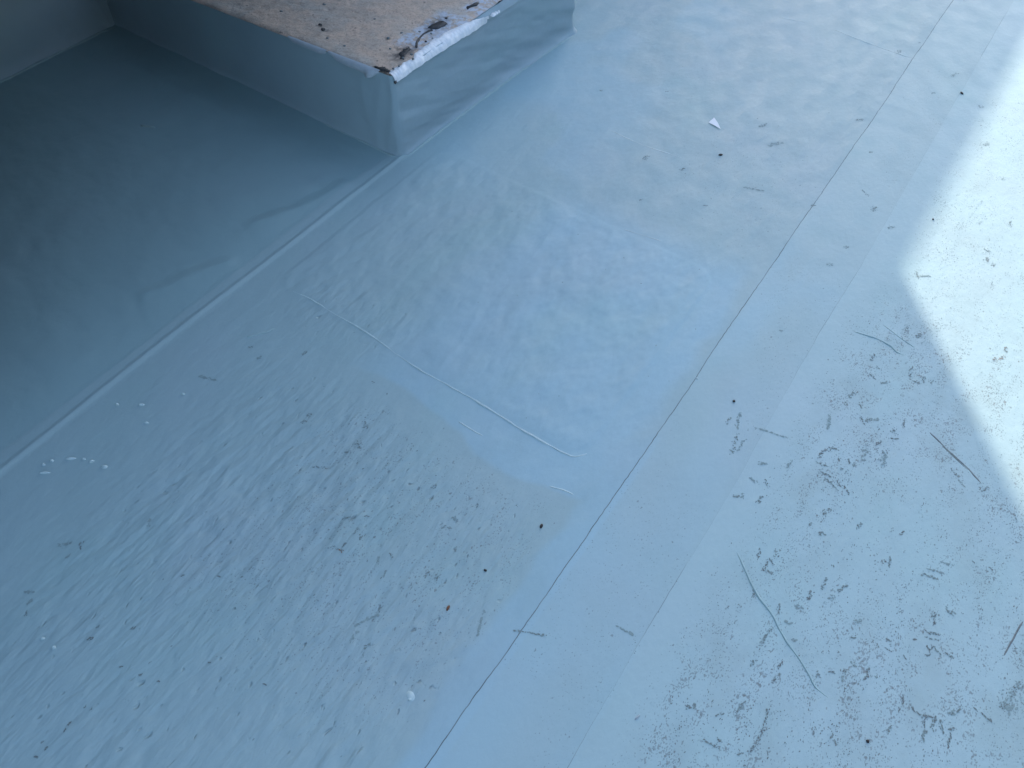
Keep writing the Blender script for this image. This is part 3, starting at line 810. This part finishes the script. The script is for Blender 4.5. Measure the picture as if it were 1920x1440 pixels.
def flap(x0, x1, drop, out, seed):
    """lifted top edge of the membrane on the recess side, leaning out so that it faces the sky"""
    xs = np.linspace(x0, x1, 40)
    V = []
    for x in xs:
        t = (x - x0) / (x1 - x0)
        k = min(1, 6 * t, 7 * (1 - t)) * (.65 + .5 * vn(np.array([x * 40]), np.array([seed * 1.]), seed)[0]) * (.45 + .75 * t)
        z = top_z(x)
        V += [(x, .004, z + .0005), (x, -.002 - .35 * out * k, z - .10 * drop * k + .001), (x, -.003 - out * k, z - drop * k - .001), (x, -.001 - .4 * out * k, z - drop * k - .006)]
    return mesh_obj('lifted_flap', V, grid_faces(len(xs), 4), M_SKYLIT, plinth)


flap(-.395, -.245, .010, .012, 601)
flap(-.238, -.048, .016, .017, 603)
# light bead of coating sealing the foot of the front and the standing corner
bead('sealing_bead', [(.014, -.01), (.016, .10), (.019, .30), (.026, .55), (.037, .78), (.048, .90), (.050, .955)], .010, .0035, M_BEAD, .25, 111, plinth)
bead('sealing_bead', [(-.30, -.008), (-.15, -.008), (.0, -.010)], .007, .002, M_BEAD, .35, 113, plinth)

# ------------------------------------------------------------------ upstand at the back of the recess
upst = tag(empty('upstand_wall', (-1.44, -1.0, 0)), 'dark membrane-clad upstand wall closing the back of the shaded recess', 'wall')


def upstand():
    ys = np.arange(-2.6, .012, .008); zs = np.linspace(-.004, .34, 44)
    Y, Z = np.meshgrid(ys, zs, indexing='ij')
    X = -1.285 + .014 * (fbm(Y * 8, Z * 9, 701, 3) - .5) + .012 * np.exp(-np.clip(Z, 0, 1) / .014) + .005 * np.exp(-((Y + .02 + .02 * np.sin(Z * 16)) / .012) ** 2)
    V = np.stack([X + 1.44, Y + 1.0, Z], -1).reshape(-1, 3)
    mesh_obj('membrane_skirt', V, grid_faces(len(ys), len(zs))[:, ::-1], M_SKIRT, upst)
    box('wall_core', (-1.598, -2.6, -.004), (-1.300, .0, .335), M_RENDER, upst)
    box('coping', (-1.598, -2.6, .337), (-1.270, -.002, .375), M_RENDER, upst)


upstand()
bead('membrane_crease', [(-1.272, -.50), (-1.270, -.30), (-1.270, -.12), (-1.262, -.02)], .010, .003, M_BEAD, .3, 121)

# ------------------------------------------------------------------ what shades the roof: unseen house walls, added recess cover, duct
H1 = (4.9505 + .025) * math.tan(SUN_EL)
house = tag(empty('apartment_house', (-4.8, 0, 0)), 'tall plain rendered house standing over the recess, its stepped roofline shading the roof', 'building')
box('low_wing', (-8, 4.377, -.02), (-1.6, 20, H1), M_RENDER, house)
box('tall_wing', (-8, -20, -.02), (-1.603, 4.374, 3.3), M_RENDER, house)
box('shading_wing', (-1.600, -5, -.02), (-.05, -1.62, 3.2), M_RENDER, house)  # unseen wing added to hold sky light off the left floor


def window(parent, x, y, z, wdt, hgt, face=1):
    f = .05 * face
    fr = box('window', (min(x, x + f), y - wdt / 2, z), (max(x, x + f), y + wdt / 2, z + hgt), M_FRAME, parent)
    for s in (-1, 1):
        c = y + s * wdt / 4
        a, b = x + f, x + f + .004 * face
        p = box('pane', (min(a, b), c - wdt / 4 + .05, z + .06), (max(a, b), c + wdt / 4 - .05, z + hgt - .06), M_GLASS, parent)
        p.parent = fr; p.location = (0, 0, 0)


window(house, -1.603, 3.4, 1.2, 1.2, 1.4)

brick = tag(empty('blocker_house', (7, 0, 0)), 'unseen dark brick house added opposite the roof to cut low sky light', 'building')  # house added out of view to block the low sky opposite
box('brick_wall', (5, -20, -6), (9, 20, 3.2), M_BRICK, brick)
box('roof_edge', (4.93, -20, 3.203), (9, 20, 3.35), M_RENDER, brick)
for y in (-4, 0, 4, 8):
    window(brick, 5, y, .5, 1.3, 1.4, -1)

unit = tag(empty('recess_blocker', (-.8, -.8, .82)), 'unseen dark metal box added low over the recess to shut out sky light', 'light blocker')  # unseen box added above the recess to darken its floor
box('casing', (-1.596, -1.616, .86), (.05, .20, 1.95), M_METAL, unit, .015)
box('top_lid', (-1.59, -1.612, 1.952), (.06, .21, 1.98), M_METAL, unit, .006)
for i in range(5):
    box('blocker_slat', (.052, -1.3, 1.15 + i * .12), (.068, -.35, 1.20 + i * .12), M_METAL, unit)
blocker = tag(empty('plinth_blocker', (-1.2, 1.0, .9)), 'unseen dark metal duct running along the house wall above the back of the plinth', 'blocker')  # unseen box added to stop sky light leaking in over the plinth
box('blocker_run', (-1.596, .203, .76), (-.72, 2.6, 1.35), M_METAL, blocker, .01)
for y in (.9, 1.8):
    box('blocker_flange', (-1.594, y, .75), (-.71, y + .04, 1.36), M_METAL, blocker)

# ------------------------------------------------------------------ litter
def crumb(name, x, y, rx, ry, rz, ang, mat, label, cat, seed):
    V = []; S = 9; R = 5
    o = tag(mesh_obj(name, *crumb_mesh(rx, ry, rz, seed), mat, None), label, cat)
    o.location = (x, y, float(z_at(x, y)) + rz * .62)
    o.rotation_euler = (0, 0, ang)
    return o


def crumb_mesh(rx, ry, rz, seed):
    r = random.Random(seed)
    V = [(0, 0, -rz)]
    for i in range(1, 5):
        th = math.pi * i / 5
        for j in range(8):
            a = 2 * math.pi * j / 8
            k = 1 + r.uniform(-.22, .22)
            V.append((rx * k * math.sin(th) * math.cos(a), ry * k * math.sin(th) * math.sin(a), -rz * math.cos(th) * (1 + r.uniform(-.1, .1))))
    V.append((0, 0, rz))
    F = [(0, 1 + (j + 1) % 8, 1 + j) for j in range(8)]
    for i in range(3):
        F += [(1 + i * 8 + j, 1 + i * 8 + (j + 1) % 8, 9 + i * 8 + (j + 1) % 8, 9 + i * 8 + j) for j in range(8)]
    F += [(25 + j, 25 + (j + 1) % 8, 33) for j in range(8)]
    return V, F


specs = [(.0075, .0038, .003, .75, M_CRUMB, 'dark oval crumb lying just below the white paper scrap'),
         (.0034, .0050, .003, .2, M_CRUMB, 'dark crumb left of the long seam below the lower corner of the pale blue patch'),
         (.0034, .0034, .003, 0, M_CRUMB, 'round black crumb between the two long seams, just above a brown streak'),
         (.0026, .0065, .0024, .15, M_RUST, 'reddish brown sliver lying on the ribbed coating left of the long seam'),
         (.0036, .0028, .0025, .4, M_CRUMB, 'small black crumb on the ribbed coating between the blue patch and a reddish sliver'),
         (.0026, .0026, .0024, 0, M_CRUMB, 'tiny black crumb at the upper edge of the sunlit patch'),
         (.0075, .0040, .003, -.6, M_CRUMB, 'dark bent crumb near the top right, just outside the sunlight'),
         (.0030, .0030, .0026, .3, M_CRUMB, 'small black crumb in the trodden dirt near the bottom right')]
for i, ((x, y), (a, b, c, ang, m, lab)) in enumerate(zip(CRUMBS, specs)):
    crumb('grit_crumb', x, y, a, b, c, ang, m, lab, 'crumb', 900 + i)

# the torn paper scrap: a folded triangle with a thickness, one corner lifted
pc = np.mean(PAPER, 0)
pv = [(PAPER[0][0], PAPER[0][1], .0016), (PAPER[1][0], PAPER[1][1], .0065), (PAPER[2][0], PAPER[2][1], .0050), (PAPER[3][0], PAPER[3][1], .0014), ((PAPER[0][0] + PAPER[3][0]) / 2, (PAPER[0][1] + PAPER[3][1]) / 2 - .001, .0030)]
pz = float(z_at(*pc))
V = [(x - pc[0], y - pc[1], z) for x, y, z in pv] + [(x - pc[0], y - pc[1], z - .0006) for x, y, z in pv]
F = [(0, 4, 2, 1), (4, 3, 2), (5, 6, 7, 9), (9, 7, 8)] + [(a, b, b + 5, a + 5) for a, b in ((1, 0), (2, 1), (3, 2), (4, 3), (0, 4))]
ps = tag(mesh_obj('paper_scrap', V, F, M_PAPER, None, False), 'small white triangular scrap of paper lying on the blue-grey roof membrane', 'paper scrap')
ps.location = (pc[0], pc[1], pz + .0004)
